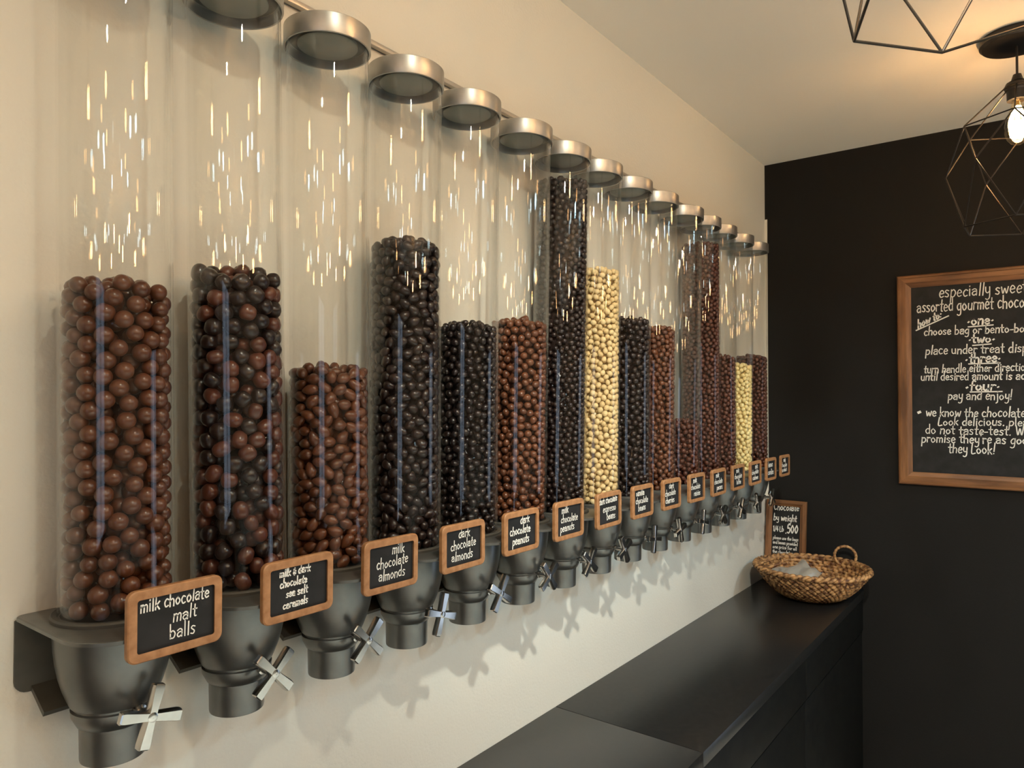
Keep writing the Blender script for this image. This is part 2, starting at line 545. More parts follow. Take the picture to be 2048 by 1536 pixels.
def smooth_line(pts, n=6):
    if len(pts) < 3:
        return pts
    q = [pts[0]] + list(pts) + [pts[-1]]
    out = []
    for i in range(1, len(q) - 2):
        for k in range(n):
            t = k / n
            o = []
            for d in (0, 1):
                a, b, c, e = q[i - 1][d], q[i][d], q[i + 1][d], q[i + 2][d]
                o.append(0.5 * (2 * b + (c - a) * t + (2 * a - 5 * b + 4 * c - e) * t * t + (3 * b - a - 3 * c + e) * t ** 3))
            out.append(tuple(o))
    out.append(pts[-1])
    return out


def text_width(s, h):
    return sum((G[ch][0] + 0.12) if ch in G else 0.55 for ch in s) * h


def ribbon(mb, pts, w, to3):
    n = len(pts)
    L, R = [], []
    for i, q in enumerate(pts):
        a = pts[max(0, i - 1)]
        b = pts[min(n - 1, i + 1)]
        dx, dy = b[0] - a[0], b[1] - a[1]
        l = math.hypot(dx, dy) or 1e-9
        nx, ny = -dy / l * w / 2, dx / l * w / 2
        ex = (dx / l * w / 2 * (-1 if i == 0 else 1), dy / l * w / 2 * (-1 if i == 0 else 1)) if i in (0, n - 1) else (0, 0)
        L.append((q[0] + nx + ex[0], q[1] + ny + ex[1]))
        R.append((q[0] - nx + ex[0], q[1] - ny + ex[1]))
    vs = [to3(*q, 0) for q in L] + [to3(*q, 0) for q in R] + [to3(*q, 0.0003) for q in L] + [to3(*q, 0.0003) for q in R]
    fs = []
    for i in range(n - 1):
        fs.append((2 * n + i, 3 * n + i, 3 * n + i + 1, 2 * n + i + 1))
        fs.append((i, i + 1, 2 * n + i + 1, 2 * n + i))
        fs.append((n + i, 3 * n + i, 3 * n + i + 1, n + i + 1))
    mb.add(vs, fs)


def write(mb, s, x, y, h, w, to3, rnd, slope=0.0, fit=None, slant=0.06, bold=1.0):
    """chalk hand lettering: x,y of the line's start on the board, h the x-height"""
    sx = 1.0
    if fit:
        sx = fit / text_width(s, h)
    cx = 0.0
    for ch in s:
        if ch not in G:
            cx += 0.55 * h * sx
            continue
        gw, st = G[ch]
        hh = h * rnd.uniform(0.93, 1.07)
        jy = rnd.uniform(-0.06, 0.06) * h
        sl = slant + rnd.uniform(-0.06, 0.06)
        for line in st:
            pts = []
            for (a, b) in smooth_line(line):
                px = cx + (a + sl * b) * h * sx
                py = b * hh + jy
                pts.append((x + px, y + py + slope * px))
            ribbon(mb, pts, w * bold * rnd.uniform(0.85, 1.15), to3)
        cx += (gw + 0.12) * h * sx
    return cx


def rounded_rect(w, h, r, n=5):
    out = []
    for (cx, cy, a0) in ((w / 2 - r, h / 2 - r, 0), (-w / 2 + r, h / 2 - r, 90), (-w / 2 + r, -h / 2 + r, 180), (w / 2 - r, -h / 2 + r, 270)):
        for k in range(n + 1):
            a = math.radians(a0 + 90 * k / n)
            out.append((cx + r * math.cos(a), cy + r * math.sin(a)))
    return out


# ---------------------------------------------------------------- dispensers
XT, YT = 2.4791, 5.5509
ZS = -1.585                      # top of the hopper plate
RT = 0.385                       # tube radius
TX = [.02, .014, -.03, -.04, -.05, -.03, -.06, -.08, -.03, -.09, -.03, .06, -.05, -.06, 0]   # tubes sit a little off the even pitch
TLEAN = [-.07, -.10, -.06, 0, .02, .10, .12, .08, .05, .13, .2, .0, .0, .06, 0]             # and lean by this much at the lid


def rrect_section(w, y0, y1, rf, rb, n=8):
    """outline in plan, front corners rf, rear corners rb (pitches, relative to the tube axis)"""
    out = []
    for (cx, cy, r, a0) in ((w - rb, y1 - rb, rb, 0), (-w + rb, y1 - rb, rb, 90), (-w + rf, y0 + rf, rf, 180), (w - rf, y0 + rf, rf, 270)):
        for k in range(n + 1):
            a = math.radians(a0 + 90 * k / n)
            out.append((cx + r * math.cos(a), cy + r * math.sin(a)))
    return out


def ring3(o2, z):
    return [Vector((x * P, y * P, z * P)) for (x, y) in o2]


FR, BK = -0.70, 0.455            # hopper front and rear, from the tube axis
# hopper: a round body under the plate, drawn in to the neck, a groove and a second ring
mb = MB()
pr = [(.375, -.034), (.395, -.036), (.396, -.12), (.390, -.22), (.378, -.32), (.358, -.42), (.332, -.51), (.305, -.58), (.285, -.625),
      (.280, -.632), (.264, -.638), (.264, -.652), (.280, -.660), (.276, -.705), (.240, -.775), (.222, -.785)]
mb.lathe([(a * P, b * P) for a, b in pr], 64)
ME_hop = mb.mesh('hopper', M['hopper'], angle=50)
mb = MB()
mb.loft([ring3(rrect_section(0.47, FR + .012, BK, .325, .05), -0.036), ring3(rrect_section(0.492, FR, BK + .01, .335, .05), -0.03),
         ring3(rrect_section(0.492, FR, BK + .01, .335, .05), -0.006), ring3(rrect_section(0.484, FR + .008, BK + .01, .33, .05), 0.0)])
ME_plate = mb.mesh('top_plate', M['hopper'], angle=50)
mb = MB()
mb.lathe([(.205 * P, -.70 * P), (.228 * P, -.783 * P), (.224 * P, -.80 * P), (.220 * P, -1.02 * P), (.217 * P, -1.035 * P), (.203 * P, -1.035 * P), (.198 * P, -.72 * P)], 40, closed=True)
ME_spout = mb.mesh('spout', M['hopper'])
# wall bracket: back plate with rounded lower corners and a web running out below the hopper
mb = MB()
pl = []
for (cx, cz, r, a0) in ((.49 - .01, -.045, .01, 0), (-.49 + .01, -.045, .01, 90), (-.49 + .09, -.57 + .09, .09, 180), (.49 - .09, -.57 + .09, .09, 270)):
    for k in range(6):
        a = math.radians(a0 + 90 * k / 5)
        pl.append((cx + r * math.cos(a), cz + r * math.sin(a)))
mb.loft([[Vector((x * P, y * P, z * P)) for (x, z) in pl] for y in (.458, .477)])
web = [(.46, -.53), (.46, -.57), (.24, -.70), (.22, -.665)]
mb.loft([[Vector((x * P, y * P, z * P)) for (y, z) in web] for x in (-.38, .38)])
ME_brk = mb.mesh('wall_bracket', M['bracket'], angle=40)
mb = MB()
mb.lathe([(.387 * P, .0), (.432 * P, .0), (.432 * P, .022 * P), (.420 * P, .034 * P), (.387 * P, .034 * P)], 64, closed=True)
ME_col = mb.mesh('tube_collar', M['collar'])
ZL = 3.345 - ZS                  # rim of the lid above the plate
mb = MB()
mb.lathe([(RT * P, .004), (RT * P, (ZL + .06) * P), ((RT - .018) * P, (ZL + .06) * P), ((RT - .018) * P, .004)], 96, closed=True)
ME_tube = mb.mesh('tube', M['acrylic'], angle=60)
mb = MB()
mb.lathe([(0, .190), (.402, .190), (.410, .183), (.4105, .006), (.408, .0), (.392, .0), (.390, .006), (.390, .10), (.0, .10)], 72)
mb.v = [(a * P, b * P, c * P) for a, b, c in mb.v]
ME_lid = mb.mesh('lid', M['lid'], angle=28)
mb = MB()
mb.lathe([(.364, .098), (.364, .085), (.31, .07), (.0, .07)], 64)
mb.v = [(a * P, b * P, c * P) for a, b, c in mb.v]
ME_lidin = mb.mesh('lid_seal', M['lid_in'], angle=45)
mb = MB()
mb.lathe([(.285, .069), (.285, .045), (.275, .036), (.0, .034)], 64)
mb.v = [(a * P, b * P, c * P) for a, b, c in mb.v]
ME_plug = mb.mesh('lid_plug', M['plug'], angle=45)
# cross handle: four tapering flat arms round a domed hub, turning about y
mb = MB()
for k in range(4):
    a = PI / 2 * k
    rot = Matrix.Rotation(a, 3, 'Y')
    rings = []
    for (s, hw, ht) in ((.0, .034, .030), (.05, .034, .030), (.19, .045, .030), (.214, .043, .028), (.222, .034, .020)):
        c = [(-hw, -ht * .3), (-hw * .75, -ht), (hw * .75, -ht), (hw, -ht * .3), (hw, ht), (-hw, ht)]
        rings.append([rot @ Vector((x * P, y * P, s * P)) for (x, y) in c])
    mb.loft(rings)
hub = MB().lathe([(.0, .034), (.022, .036), (.034, .032), (.036, .026), (.036, -.02), (.0, -.02)], 24)
mb.add([(x * P, -z * P, y * P) for x, y, z in hub.v], hub.f)
ME_hand = mb.mesh('turn_handle', M['chrome'], angle=35)
mb = MB()
sh = MB().lathe([(.03, .0), (.03, -.14), (.045, -.145), (.045, -.24), (.0, -.24)], 20)
mb.add([(x * P, -z * P, y * P) for x, y, z in sh.v], sh.f)
ME_shaft = mb.mesh('shaft', M['chrome'], angle=35)

ORD = ['first', 'second', 'third', 'fourth', 'fifth', 'sixth', 'seventh', 'eighth', 'ninth', 'tenth', 'eleventh', 'twelfth',
       'thirteenth', 'fourteenth', 'fifteenth']
# name, what it is, shape, size range (p), colours, fill height (eye-relative p), sign lines
FILL = [
    ('malt_ball', 'large round milk chocolate malt ball', (.127, .127, .127), ('milk',), 0.86),
    ('caramel', 'chocolate caramel', (.142, .132, .124), ('milk3', 'dark'), 1.08),
    ('milk_chocolate_almond', 'milk chocolate coated almond', (.142, .098, .088), ('milk2',), 0.29),
    ('dark_chocolate_almond', 'dark chocolate coated almond', (.136, .094, .080), ('dark',), 1.66),
    ('dark_chocolate_peanut', 'small dark chocolate coated peanut', (.100, .084, .080), ('dark2',), 0.86),
    ('milk_chocolate_peanut', 'small milk chocolate coated peanut', (.104, .090, .088), ('milk2',), 1.00),
    ('dark_chocolate_bean', 'small round dark chocolate bean', (.086, .081, .079), ('dark',), 3.07),
    ('cream_candy_bean', 'round cream coloured candy bean', (.094, .085, .083), ('cream',), 1.94),
    ('dark_chocolate_cherry', 'round dark chocolate piece', (.104, .096, .094), ('dark',), 1.29),
    ('milk_chocolate_raisin', 'round milk chocolate piece', (.096, .088, .085), ('milk2',), 1.23),
    ('milk_chocolate_cluster', 'brown milk chocolate piece', (.100, .092, .088), ('milk3',), -0.42),
    ('milk_chocolate_toffee_ball', 'reddish brown chocolate ball', (.092, .086, .086), ('milk3',), 3.04),
    ('milk_chocolate_cashew', 'brown milk chocolate ball', (.096, .088, .085), ('milk3',), 0.87),
    ('yellow_candy_bean', 'round pale yellow candy bean', (.096, .090, .088), ('yellow',), 0.74),
    ('milk_chocolate_hazelnut', 'brown round chocolate ball', (.094, .088, .086), ('milk3',), 0.96),
]
TEXT = [
    ['milk chocolate', 'malt', 'balls'], ['milk & dark', 'chocolate', 'sea salt', 'caramels'], ['milk', 'chocolate', 'almonds'],
    ['dark', 'chocolate', 'almonds'], ['dark', 'chocolate', 'peanuts'], ['milk', 'chocolate', 'peanuts'],
    ['dark chocolate', 'espresso', 'beans'], ['vanilla', 'chocolate', 'beans'], ['dark', 'chocolate', 'cherries'],
    ['milk', 'chocolate', 'raisins'], ['milk', 'chocolate', 'pecans'], ['milk', 'chocolate', 'toffee'],
    ['milk', 'chocolate', 'cashews'], ['lemon', 'candies'], ['milk', 'chocolate', 'hazelnuts'],
]
HROT = [15, 46, 44, 17, 32, 52, 40, 62, 8, 74, 12, 50, 30, 66, 40]

rnd = random.Random(11)
proto = None
for i in range(15):
    base = empty('candy_dispenser', w3(XT + i, YT, ZS))
    tag(base, 'clear tube dispenser holding %s, %s from the near end' % (
        ['milk chocolate malt balls', 'mixed dark and milk caramels', 'milk chocolate almonds', 'dark chocolate almonds',
         'dark chocolate peanuts', 'milk chocolate peanuts', 'dark beans almost to its lid', 'cream coloured beans', 'large dark balls',
         'small brown chocolates', 'only a low brown fill', 'reddish brown balls up to its lid', 'brown chocolates beside pale yellow beans',
         'pale yellow beans', 'brown chocolates by the black wall'][i], ORD[i]), 'candy dispenser', 'candy dispensers along the left wall')
    if proto is None:
        h = child('hopper', ME_hop, base)
        tp = child('top_plate', ME_plate, h)
        sp = child('spout', ME_spout, base)
        bk = child('wall_bracket', ME_brk, base)
        cl = child('tube_collar', ME_col, base, (TX[0] * P, 0, 0))
        tb = child('tube', ME_tube, base, (TX[0] * P, 0, 0), (0, TLEAN[0] / ZL, 0))
        tag(tb, 'clear acrylic tube')
        ld = child('lid', ME_lid, base, ((TX[0] + TLEAN[0]) * P, 0, ZL * P), (0, TLEAN[0] / ZL, 0))
        tag(ld, 'round satin metal lid')
        li = child('lid_seal', ME_lidin, ld)
        pg = child('lid_plug', ME_plug, ld)
        hd = child('turn_handle', ME_hand, base, (0.05 * P, -.45 * P, -.665 * P), (0, math.radians(HROT[0]), 0))
        tag(hd, 'chrome cross handle')
        sf = child('shaft', ME_shaft, hd)
        proto = True
        parts = [h, sp, bk, cl, tb, ld, hd]
        subs = {0: [tp], 5: [li, pg], 6: [sf]}
    else:
        for k, s in enumerate(parts):
            c = copy_part(s, base)
            for g in subs.get(k, []):
                copy_part(g, c)
            if k == 6:
                c.rotation_euler = (0, math.radians(HROT[i]), 0)
            if k in (3, 4):
                c.location.x = TX[i] * P
            if k == 4:
                c.rotation_euler = (0, TLEAN[i] / ZL, 0)
            if k == 5:
                c.location.x = (TX[i] + TLEAN[i]) * P
                c.rotation_euler = (0, TLEAN[i] / ZL, 0)

# rail on the wall behind the lids
tag(MB().box(w3(9.6, 6.03, 3.93) + Vector((0, -0.008, 0)), (16.4 * P, 0.012, 0.010), bevel=0.002).obj('wall_rail', M['rail']),
    'thin grey metal rail on the cream wall behind the tube lids', 'rail')

# ---------------------------------------------------------------- sweets in the tubes
def ico(sub):
    bm = bmesh.new()
    bmesh.ops.create_icosphere(bm, subdivisions=sub, radius=0.5)
    bm.verts.index_update()
    v = np.array([q.co[:] for q in bm.verts])
    f = np.array([[q.index for q in g.verts] for g in bm.faces])
    bm.free()
    return v, f


ICO = {k: ico(k) for k in (1, 2, 3)}


def shape_verts(v, dims, kind):
    w = v.copy()
    if kind == 'almond':
        t = w[:, 0] * 2                                   # pointed at one end
        k = 1.0 - 0.22 * t - 0.10 * t * t
        w[:, 1] *= k * 1.04
        w[:, 2] *= k * 1.04
    elif kind == 'lump':
        n = np.abs(w * 2)
        m = (n ** 3.0).sum(1) ** (1 / 3.0)
        w = w / m[:, None] * 1.0 * 0.95
        ln = np.linalg.norm(w, axis=1)
        w = w * (0.5 / ln * 0.45 + 0.55)[:, None]
    elif kind == 'nut':
        t = w[:, 0] * 2
        k = 1.0 - 0.10 * t
        w[:, 1] *= k
        w[:, 2] *= k
    return w * np.array(dims) * P


def mesh_np(name, v, f, mats, mi=None):
    me = bpy.data.meshes.new(name)
    me.vertices.add(len(v))
    me.vertices.foreach_set('co', v.astype(np.float32).ravel())
    k = f.shape[1]
    me.loops.add(f.size)
    me.loops.foreach_set('vertex_index', f.astype(np.int32).ravel())
    me.polygons.add(len(f))
    me.polygons.foreach_set('loop_start', np.arange(0, f.size, k, dtype=np.int32))
    me.polygons.foreach_set('loop_total', np.full(len(f), k, dtype=np.int32))
    for m in mats:
        me.materials.append(m)
    if mi is not None:
        me.polygons.foreach_set('material_index', mi.astype(np.int32))
    me.polygons.foreach_set('use_smooth', np.ones(len(f), dtype=bool))
    me.update(calc_edges=True)
    me.validate()
    return me


def deposit(R, d, z0, z1, rng, dz_extra=0.0):
    """drop balls of diameter d against the wall of a tube: each settles on the ones below"""
    circ_ = 2 * PI * R
    out = []
    S = np.zeros(0)
    Z = np.zeros(0)
    n_keep = int(circ_ / d * 4) + 8
    fails = 0
    while fails < 14 and len(out) < 3000:
        cs = rng.uniform(0, circ_, 14)
        dd = d * rng.uniform(0.95, 1.07)
        if len(S):
            ds = np.abs(cs[:, None] - S[None, :])
            ds = np.minimum(ds, circ_ - ds)
            h = np.where(ds < dd, Z[None, :] + np.sqrt(np.maximum(dd * dd - ds * ds, 0)), -1e9)
            zc = np.maximum(h.max(1), z0)
        else:
            zc = np.full(14, z0)
        k = int(np.argmin(zc))
        if zc[k] > z1:
            fails += 1
            continue
        out.append((cs[k] / R, zc[k]))
        S = np.append(S, cs[k])
        Z = np.append(Z, zc[k])
        if len(S) > n_keep:
            j = int(np.argmin(Z))
            S = np.delete(S, j)
            Z = np.delete(Z, j)
    return out


def bean_matrix(th, kind, rng):
    """rows = local axes in world; long axis lies along the tube wall"""
    n = np.array([math.cos(th), math.sin(th), 0])
    t = np.array([-math.sin(th), math.cos(th), 0])
    u = np.array([0, 0, 1.0])
    if kind == 'ball':
        a = rng.uniform(0, 2 * PI)
    elif kind == 'almond':
        a = rng.normal(0, 0.75) + (PI if rng.random() < .5 else 0)
    else:
        a = rng.uniform(0, 2 * PI)
    x = t * math.cos(a) + u * math.sin(a)
    b = rng.normal(0, 0.25)
    x = x * math.cos(b) + n * math.sin(b)
    z = n - x * (n @ x)
    z /= np.linalg.norm(z)
    y = np.cross(z, x)
    return np.stack([x, y, z], axis=1)


RIN = RT - .020
tops = [f[4] for f in FILL]


def seen(i, q, n):
    """does the eye see this sweet: facing it, and no nearer filled tube between"""
    l = math.hypot(q[0], q[1])
    fac = -(n[0] * q[0] + n[1] * q[1]) / l
    if fac < -0.15:
        return 0
    for j in range(i):
        cx, cy = XT + j + TX[j], YT
        t = (cx * q[0] + cy * q[1]) / (l * l)
        dx, dy = cx - q[0] * t, cy - q[1] * t
        if math.hypot(dx, dy) < .345 and q[2] * t < tops[j]:
            return 0
    return fac + 0.3


for i, (name, what, dims, cols, ztop) in enumerate(FILL):
    rng = np.random.default_rng(100 + i)
    kind = 'ball' if i == 0 else 'lump' if i in (1,) else 'almond' if i in (2, 3) else 'nut'
    d_eff = (dims[0] * .5 + dims[1] * .5) * (0.97 if kind != 'almond' else 0.90)
    R1 = RIN - dims[2] * .5
    z0 = ZS + .02 + dims[1] * .5
    zt = ztop - dims[1] * .35
    outer = deposit(R1, d_eff, z0, zt, rng)
    mats = [M['c_' + c] for c in cols]
    sub = 3 if i < 3 else 2
    v0, f0 = ICO[sub]
    protos = []
    for ci, m in enumerate(mats):
        for var in range(2):
            vv = shape_verts(v0, dims, kind)
            if kind in ('lump', 'nut', 'almond'):
                ph = rng.uniform(0, 6, 3)
                w = v0 * 2
                vv = vv * (1 + 0.035 * np.sin(w[:, :1] * 3.1 + ph[0]) + 0.035 * np.sin(w[:, 1:2] * 3.7 + ph[1]))
            protos.append(mesh_np(name, vv, f0, [m]))
    items = []
    for (th, z) in outer:
        c = np.array([XT + i + TX[i] + TLEAN[i] * (z - ZS) / ZL + R1 * math.cos(th), YT + R1 * math.sin(th), z])
        items.append((seen(i, c, (math.cos(th), math.sin(th))), th, c, bean_matrix(th, kind, rng), rng.uniform(0.92, 1.06)))
    order = sorted(range(len(items)), key=lambda k: -items[k][0])
    single = set(k for k in order[:300] if items[k][0] > 0)
    grp = '%ss in the %s tube' % (what, ORD[i])
    dark_p = lambda c: 0.8 if c[2] > 0.85 else 0.5
    rest = []
    for k, (s_, th, c, R, sc) in enumerate(items):
        ci = 0
        if len(mats) == 2:
            ci = 1 if rng.random() < dark_p(c) else 0
        if k in single:
            me = protos[ci * 2 + (k & 1)]
            o = bpy.data.objects.new(name, me)
            Mx = Matrix([[*(R[r] * sc), 0] for r in range(3)] + [[0, 0, 0, 1]])
            Mx.translation = w3(*c)
            o.matrix_world = Mx
            if i == 1:
                lab = ('dark chocolate caramel among lighter ones in the second tube', 'milk brown caramel among darker ones in the second tube')[0 if ci else 1]
                tag(o, lab, 'candy', ('dark' if ci else 'milk') + ' chocolate caramels in the second tube')
            else:
                tag(o, '%s heaped in the %s dispenser tube from the near end' % (what, ORD[i]), 'candy', grp)
            COL.objects.link(o)
        else:
            rest.append((c, R, sc, ci, 2))
    # second shell behind the first, and the middle of the heap at the top
    for sh in range(1, 4):
        Rk = R1 - dims[2] * .92 * sh
        if Rk < dims[2] * .4:
            if Rk < -dims[2] * .2:
                break
            Rk = max(Rk, dims[2] * .3)
        zlo = z0 if sh == 1 else max(z0, zt - .30)
        for (th, z) in deposit(Rk, d_eff, zlo, zt + .02 * sh, rng):
            c = np.array([XT + i + TX[i] + TLEAN[i] * (z - ZS) / ZL + Rk * math.cos(th), YT + Rk * math.sin(th), z])
            rest.append((c, bean_matrix(th, kind, rng), rng.uniform(.93, 1.05), int(rng.integers(len(mats))), 2 if (sh == 1 and i < 3) or (i < 6 and z > zt - .3) else 1))
    V, F, MI = [], [], []
    off = 0
    for (c, R, sc, ci, sb) in rest:
        v1, f1 = ICO[sb]
        vv = shape_verts(v1, dims, kind) * sc @ R.T + np.array(w3(*c))
        V.append(vv)
        F.append(f1 + off)
        MI.append(np.full(len(f1), ci))
        off += len(v1)
    # packed middle of the column, out of sight behind two layers of sweets
    rc = (R1 - dims[2] * 1.3) * P
    zc0, zc1 = w3(0, 0, ZS + .02).z, w3(0, 0, zt - .22).z
    a = np.arange(24) * 2 * PI / 24
    ring = np.stack([rc * np.cos(a) + (XT + i + TX[i]) * P, rc * np.sin(a) + YT * P], 1)
    V.append(np.concatenate([np.c_[ring, np.full(24, zc0)], np.c_[ring, np.full(24, zc1)], [[(XT + i + TX[i]) * P, YT * P, zc1]]]))
    ff = []
    for k in range(24):
        l = (k + 1) % 24
        ff += [(k, l, 24 + l), (k, 24 + l, 24 + k), (24 + k, 24 + l, 48)]
    F.append(np.array(ff) + off)
    MI.append(np.full(len(ff), len(mats) - 1))
    o = bpy.data.objects.new(name + '_fill', mesh_np(name + '_fill', np.concatenate(V), np.concatenate(F), mats, np.concatenate(MI)))
    COL.objects.link(o)
    tag(o, 'remaining %ss packed behind the front ones in the %s tube' % (what, ORD[i]), 'candy', None, 'stuff')

# ---------------------------------------------------------------- signs on the hopper fronts
SW, SH, ST = .665 * P, .475 * P, .0075
fo = rounded_rect(SW, SH, .010)
fi = rounded_rect(SW - .0185, SH - .0185, .003)


def frame_mesh(name, outer, inner, t, m, bev=.0012):
    k = len(outer)

    def lay(o2, y):
        return [Vector((x, y, z)) for (x, z) in o2]

    def shrink(o2, d):
        return [(x - math.copysign(min(d, abs(x)), x), z - math.copysign(min(d, abs(z)), z)) for (x, z) in o2]
    mb = MB()
    mb.loft([lay(outer, t), lay(outer, bev), lay(shrink(outer, bev), 0), lay(shrink(inner, -bev), 0), lay(inner, bev), lay(inner, t)], closed=True)
    return mb.mesh(name, m, angle=35)


ME_sf = frame_mesh('frame', fo, fi, ST, M['sign_wood'])
ME_sp = MB().box((0, .0052, 0), (SW - .0175, .003, SH - .0175)).mesh('chalk_panel', M['chalk_panel'], smooth=False)
SIGN_STYLE = {0: (1.0,), 1: (1.5,), 4: (1.6,)}
for i in range(15):
    tilt = rnd.uniform(-.012, .012)
    lines = TEXT[i]
    s = empty('chalkboard_sign', w3(2.5556 + i, YT + FR - .004, -1.5115) + Vector((0, -ST - .0005, 0)))
    s.rotation_euler = (0, tilt, 0)
    ds = 'small framed chalkboard sign reading %s, %s in the row' % (' '.join(lines), ORD[i])
    if i > 5:
        ds = 'small wood framed chalkboard sign with chalk writing on the %s dispenser from the near end' % ORD[i]
    tag(s, ds, 'sign', 'chalkboard signs on the dispensers')
    child('frame', ME_sf, s)
    child('chalk_panel', ME_sp, s)
    rl = random.Random(50 + i)
    mb = MB()
    inner_h = SH - .022
    inner_w = SW - .022
    n = len(lines)
    pitch = inner_h / (n + .12)
    xh = pitch * (.46 if n == 3 else .40)
    bold = {0: .85, 1: .95, 4: 1.1}.get(i, .85)

    def to3(x, y, e):
        return Vector((x, .0037 - e, y))
    for k, ln in enumerate(lines):
        tw = text_width(ln, xh)
        mw = inner_w * .91
        fit = min(tw, mw)
        off = 0 if fit > mw * .85 else rl.uniform(-.3, .3) * (mw - fit)
        x0 = -fit / 2 + off
        y0 = inner_h / 2 - pitch * (k + .78)
        write(mb, ln, x0, y0, xh, .0017 * bold, to3, rl, slope=rl.uniform(-.01, .02), fit=fit)
    mb.obj('lettering', M['chalk'], s, smooth=False)

# ---------------------------------------------------------------- big chalkboard on the far wall
bw, bh = 3.30 * P, 4.885 * P
FWD = .29 * P
brd = empty('chalkboard', Vector((XF - .002, (2.915 - 1.65) * P, .4365 * P + EYE)))
tag(brd, 'large wood framed chalkboard with white how to instructions on the black wall', 'chalkboard')


def bar(mb, prof, p0, p1, nrm_in, out):
    """mitred moulding: profile points (distance in from the outer edge, height off the wall)"""
    d = (p1 - p0).normalized()
    rings = [[p0 + nrm_in * a + d * a + out * h for (a, h) in prof], [p1 + nrm_in * a - d * a + out * h for (a, h) in prof]]
    mb.loft(rings)


prof = [(0, 0), (0, .016), (.004, .021), (.010, .022), (.013, .018), (.030, .018), (.033, .015), (.042, .013), (FWD, .009), (FWD, 0)]
cs = [Vector((0, bw / 2, bh / 2)), Vector((0, -bw / 2, bh / 2)), Vector((0, -bw / 2, -bh / 2)), Vector((0, bw / 2, -bh / 2))]
ins = [Vector((0, 0, -1)), Vector((0, 1, 0)), Vector((0, 0, 1)), Vector((0, -1, 0))]
for k in range(4):
    mb = MB()
    bar(mb, prof, cs[k], cs[(k + 1) % 4], ins[k], Vector((-1, 0, 0)))
    mb.obj('frame_rail' if k % 2 == 0 else 'frame_stile', M['frame_wood_h'] if k % 2 == 0 else M['frame_wood'], brd, angle=25)
MB().box((-.004, 0, 0), (.006, bw - FWD * 1.6, bh - FWD * 1.6)).obj('chalk_panel', M['chalk_panel'], brd, smooth=False)
mb = MB()
rl = random.Random(5)


def to3b(x, y, e):
    return Vector((-.0072 - e, -x, y))


def px2b(px, py):
    """board coordinates (metres from its centre) of a point measured on the far wall"""
    d = _f + (px - 1024) / 1430.64 * _r2 - (py - 768) / 1430.64 * _u2
    q = d * (19.05 / d.x)
    return ((2.915 - 1.65) - q.y) * P, (q.z - .4365) * P


def bline(s, x0, y0, x1, y1, ht, w=.0036):
    """a line from its start to its end on the baseline, ht the x-height in photo pixels"""
    a = px2b(x0, y0)
    b = px2b(x1, y1)
    h = (px2b(x0, y0 - ht)[1] - a[1]) * .88
    write(mb, s, a[0], a[1], h, w, to3b, rl, slope=(b[1] - a[1]) / (b[0] - a[0]), fit=b[0] - a[0])


def bstroke(x0, y0, x1, y1, w=.0045):
    ribbon(mb, [px2b(x0, y0), px2b(x1, y1)], w, to3b)


bline('especially sweet', 1878, 596, 2056, 584, 15)
bline('assorted gourmet chocolates', 1834, 625, 2098, 612, 15)
bline('how to:', 1836, 657, 1884, 634, 10, .0045)
bstroke(1833, 661, 1897, 632)
bline('*one*', 1934, 650, 1990, 647, 12, .0055)
bstroke(1937, 654, 1986, 650)
bline('choose bag or bento-box', 1848, 671, 2060, 663, 10)
bline('*two*', 1936, 686, 1992, 684, 11, .005)
bstroke(1946, 691, 1982, 688)
bline('place under treat dispenser', 1851, 709, 2112, 702, 11)
bline('*three*', 1930, 726, 2004, 723, 12, .0055)
bstroke(1938, 728, 2000, 726)
bline('turn handle either direction', 1848, 746, 2062, 741, 10)
bline('until desired amount is achieved', 1842, 761, 2108, 758, 10)
bline('*four*', 1930, 781, 2002, 780, 12, .0055)
bstroke(1941, 784, 2004, 783)
bline('pay and enjoy!', 1896, 799, 2026, 799, 11)
bline('*', 1832, 832, 1846, 832, 14, .010)
bline('we know the chocolates', 1852, 832, 2062, 834, 11)
bline('Look delicious. please', 1876, 850, 2080, 852, 10)
bline('do not taste-test. We', 1851, 867, 2062, 871, 11)
bline("promise they're as good as", 1843, 884, 2100, 889, 11)
bline('they Look!', 1897, 905, 1992, 908, 12)
tag(mb.obj('lettering', M['chalk'], brd, smooth=False), 'white chalk lettering')

# ---------------------------------------------------------------- framed price board in the corner
fw_, fh_ = 1.0 * P, 2.02 * P
pb = empty('price_board', Vector((18.80 * P, 5.49 * P, ZK + .0005)))
tag(pb, 'small wood framed price chalkboard leaning in the corner behind the woven tray', 'sign')
pb.rotation_euler = (0, math.radians(7.0), 0)
prof2 = [(0, 0), (0, .014), (.003, .017), (.014, .017), (.020, .012), (.026, .009), (.026, 0)]
cs2 = [Vector((0, fw_ / 2, fh_)), Vector((0, -fw_ / 2, fh_)), Vector((0, -fw_ / 2, 0)), Vector((0, fw_ / 2, 0))]
for k in range(4):
    mb = MB()
    bar(mb, prof2, cs2[k], cs2[(k + 1) % 4], ins[k], Vector((-1, 0, 0)))
    mb.obj('frame_rail' if k % 2 == 0 else 'frame_stile', M['frame_wood_h'] if k % 2 == 0 else M['frame_wood'], pb, angle=25)
MB().box((-.003, 0, fh_ / 2), (.005, fw_ - .04, fh_ - .04)).obj('chalk_panel', M['chalk_panel'], pb, smooth=False)
mb = MB()
rl = random.Random(8)


def to3p(x, y, e):
    return Vector((-.0058 - e, -x, y))


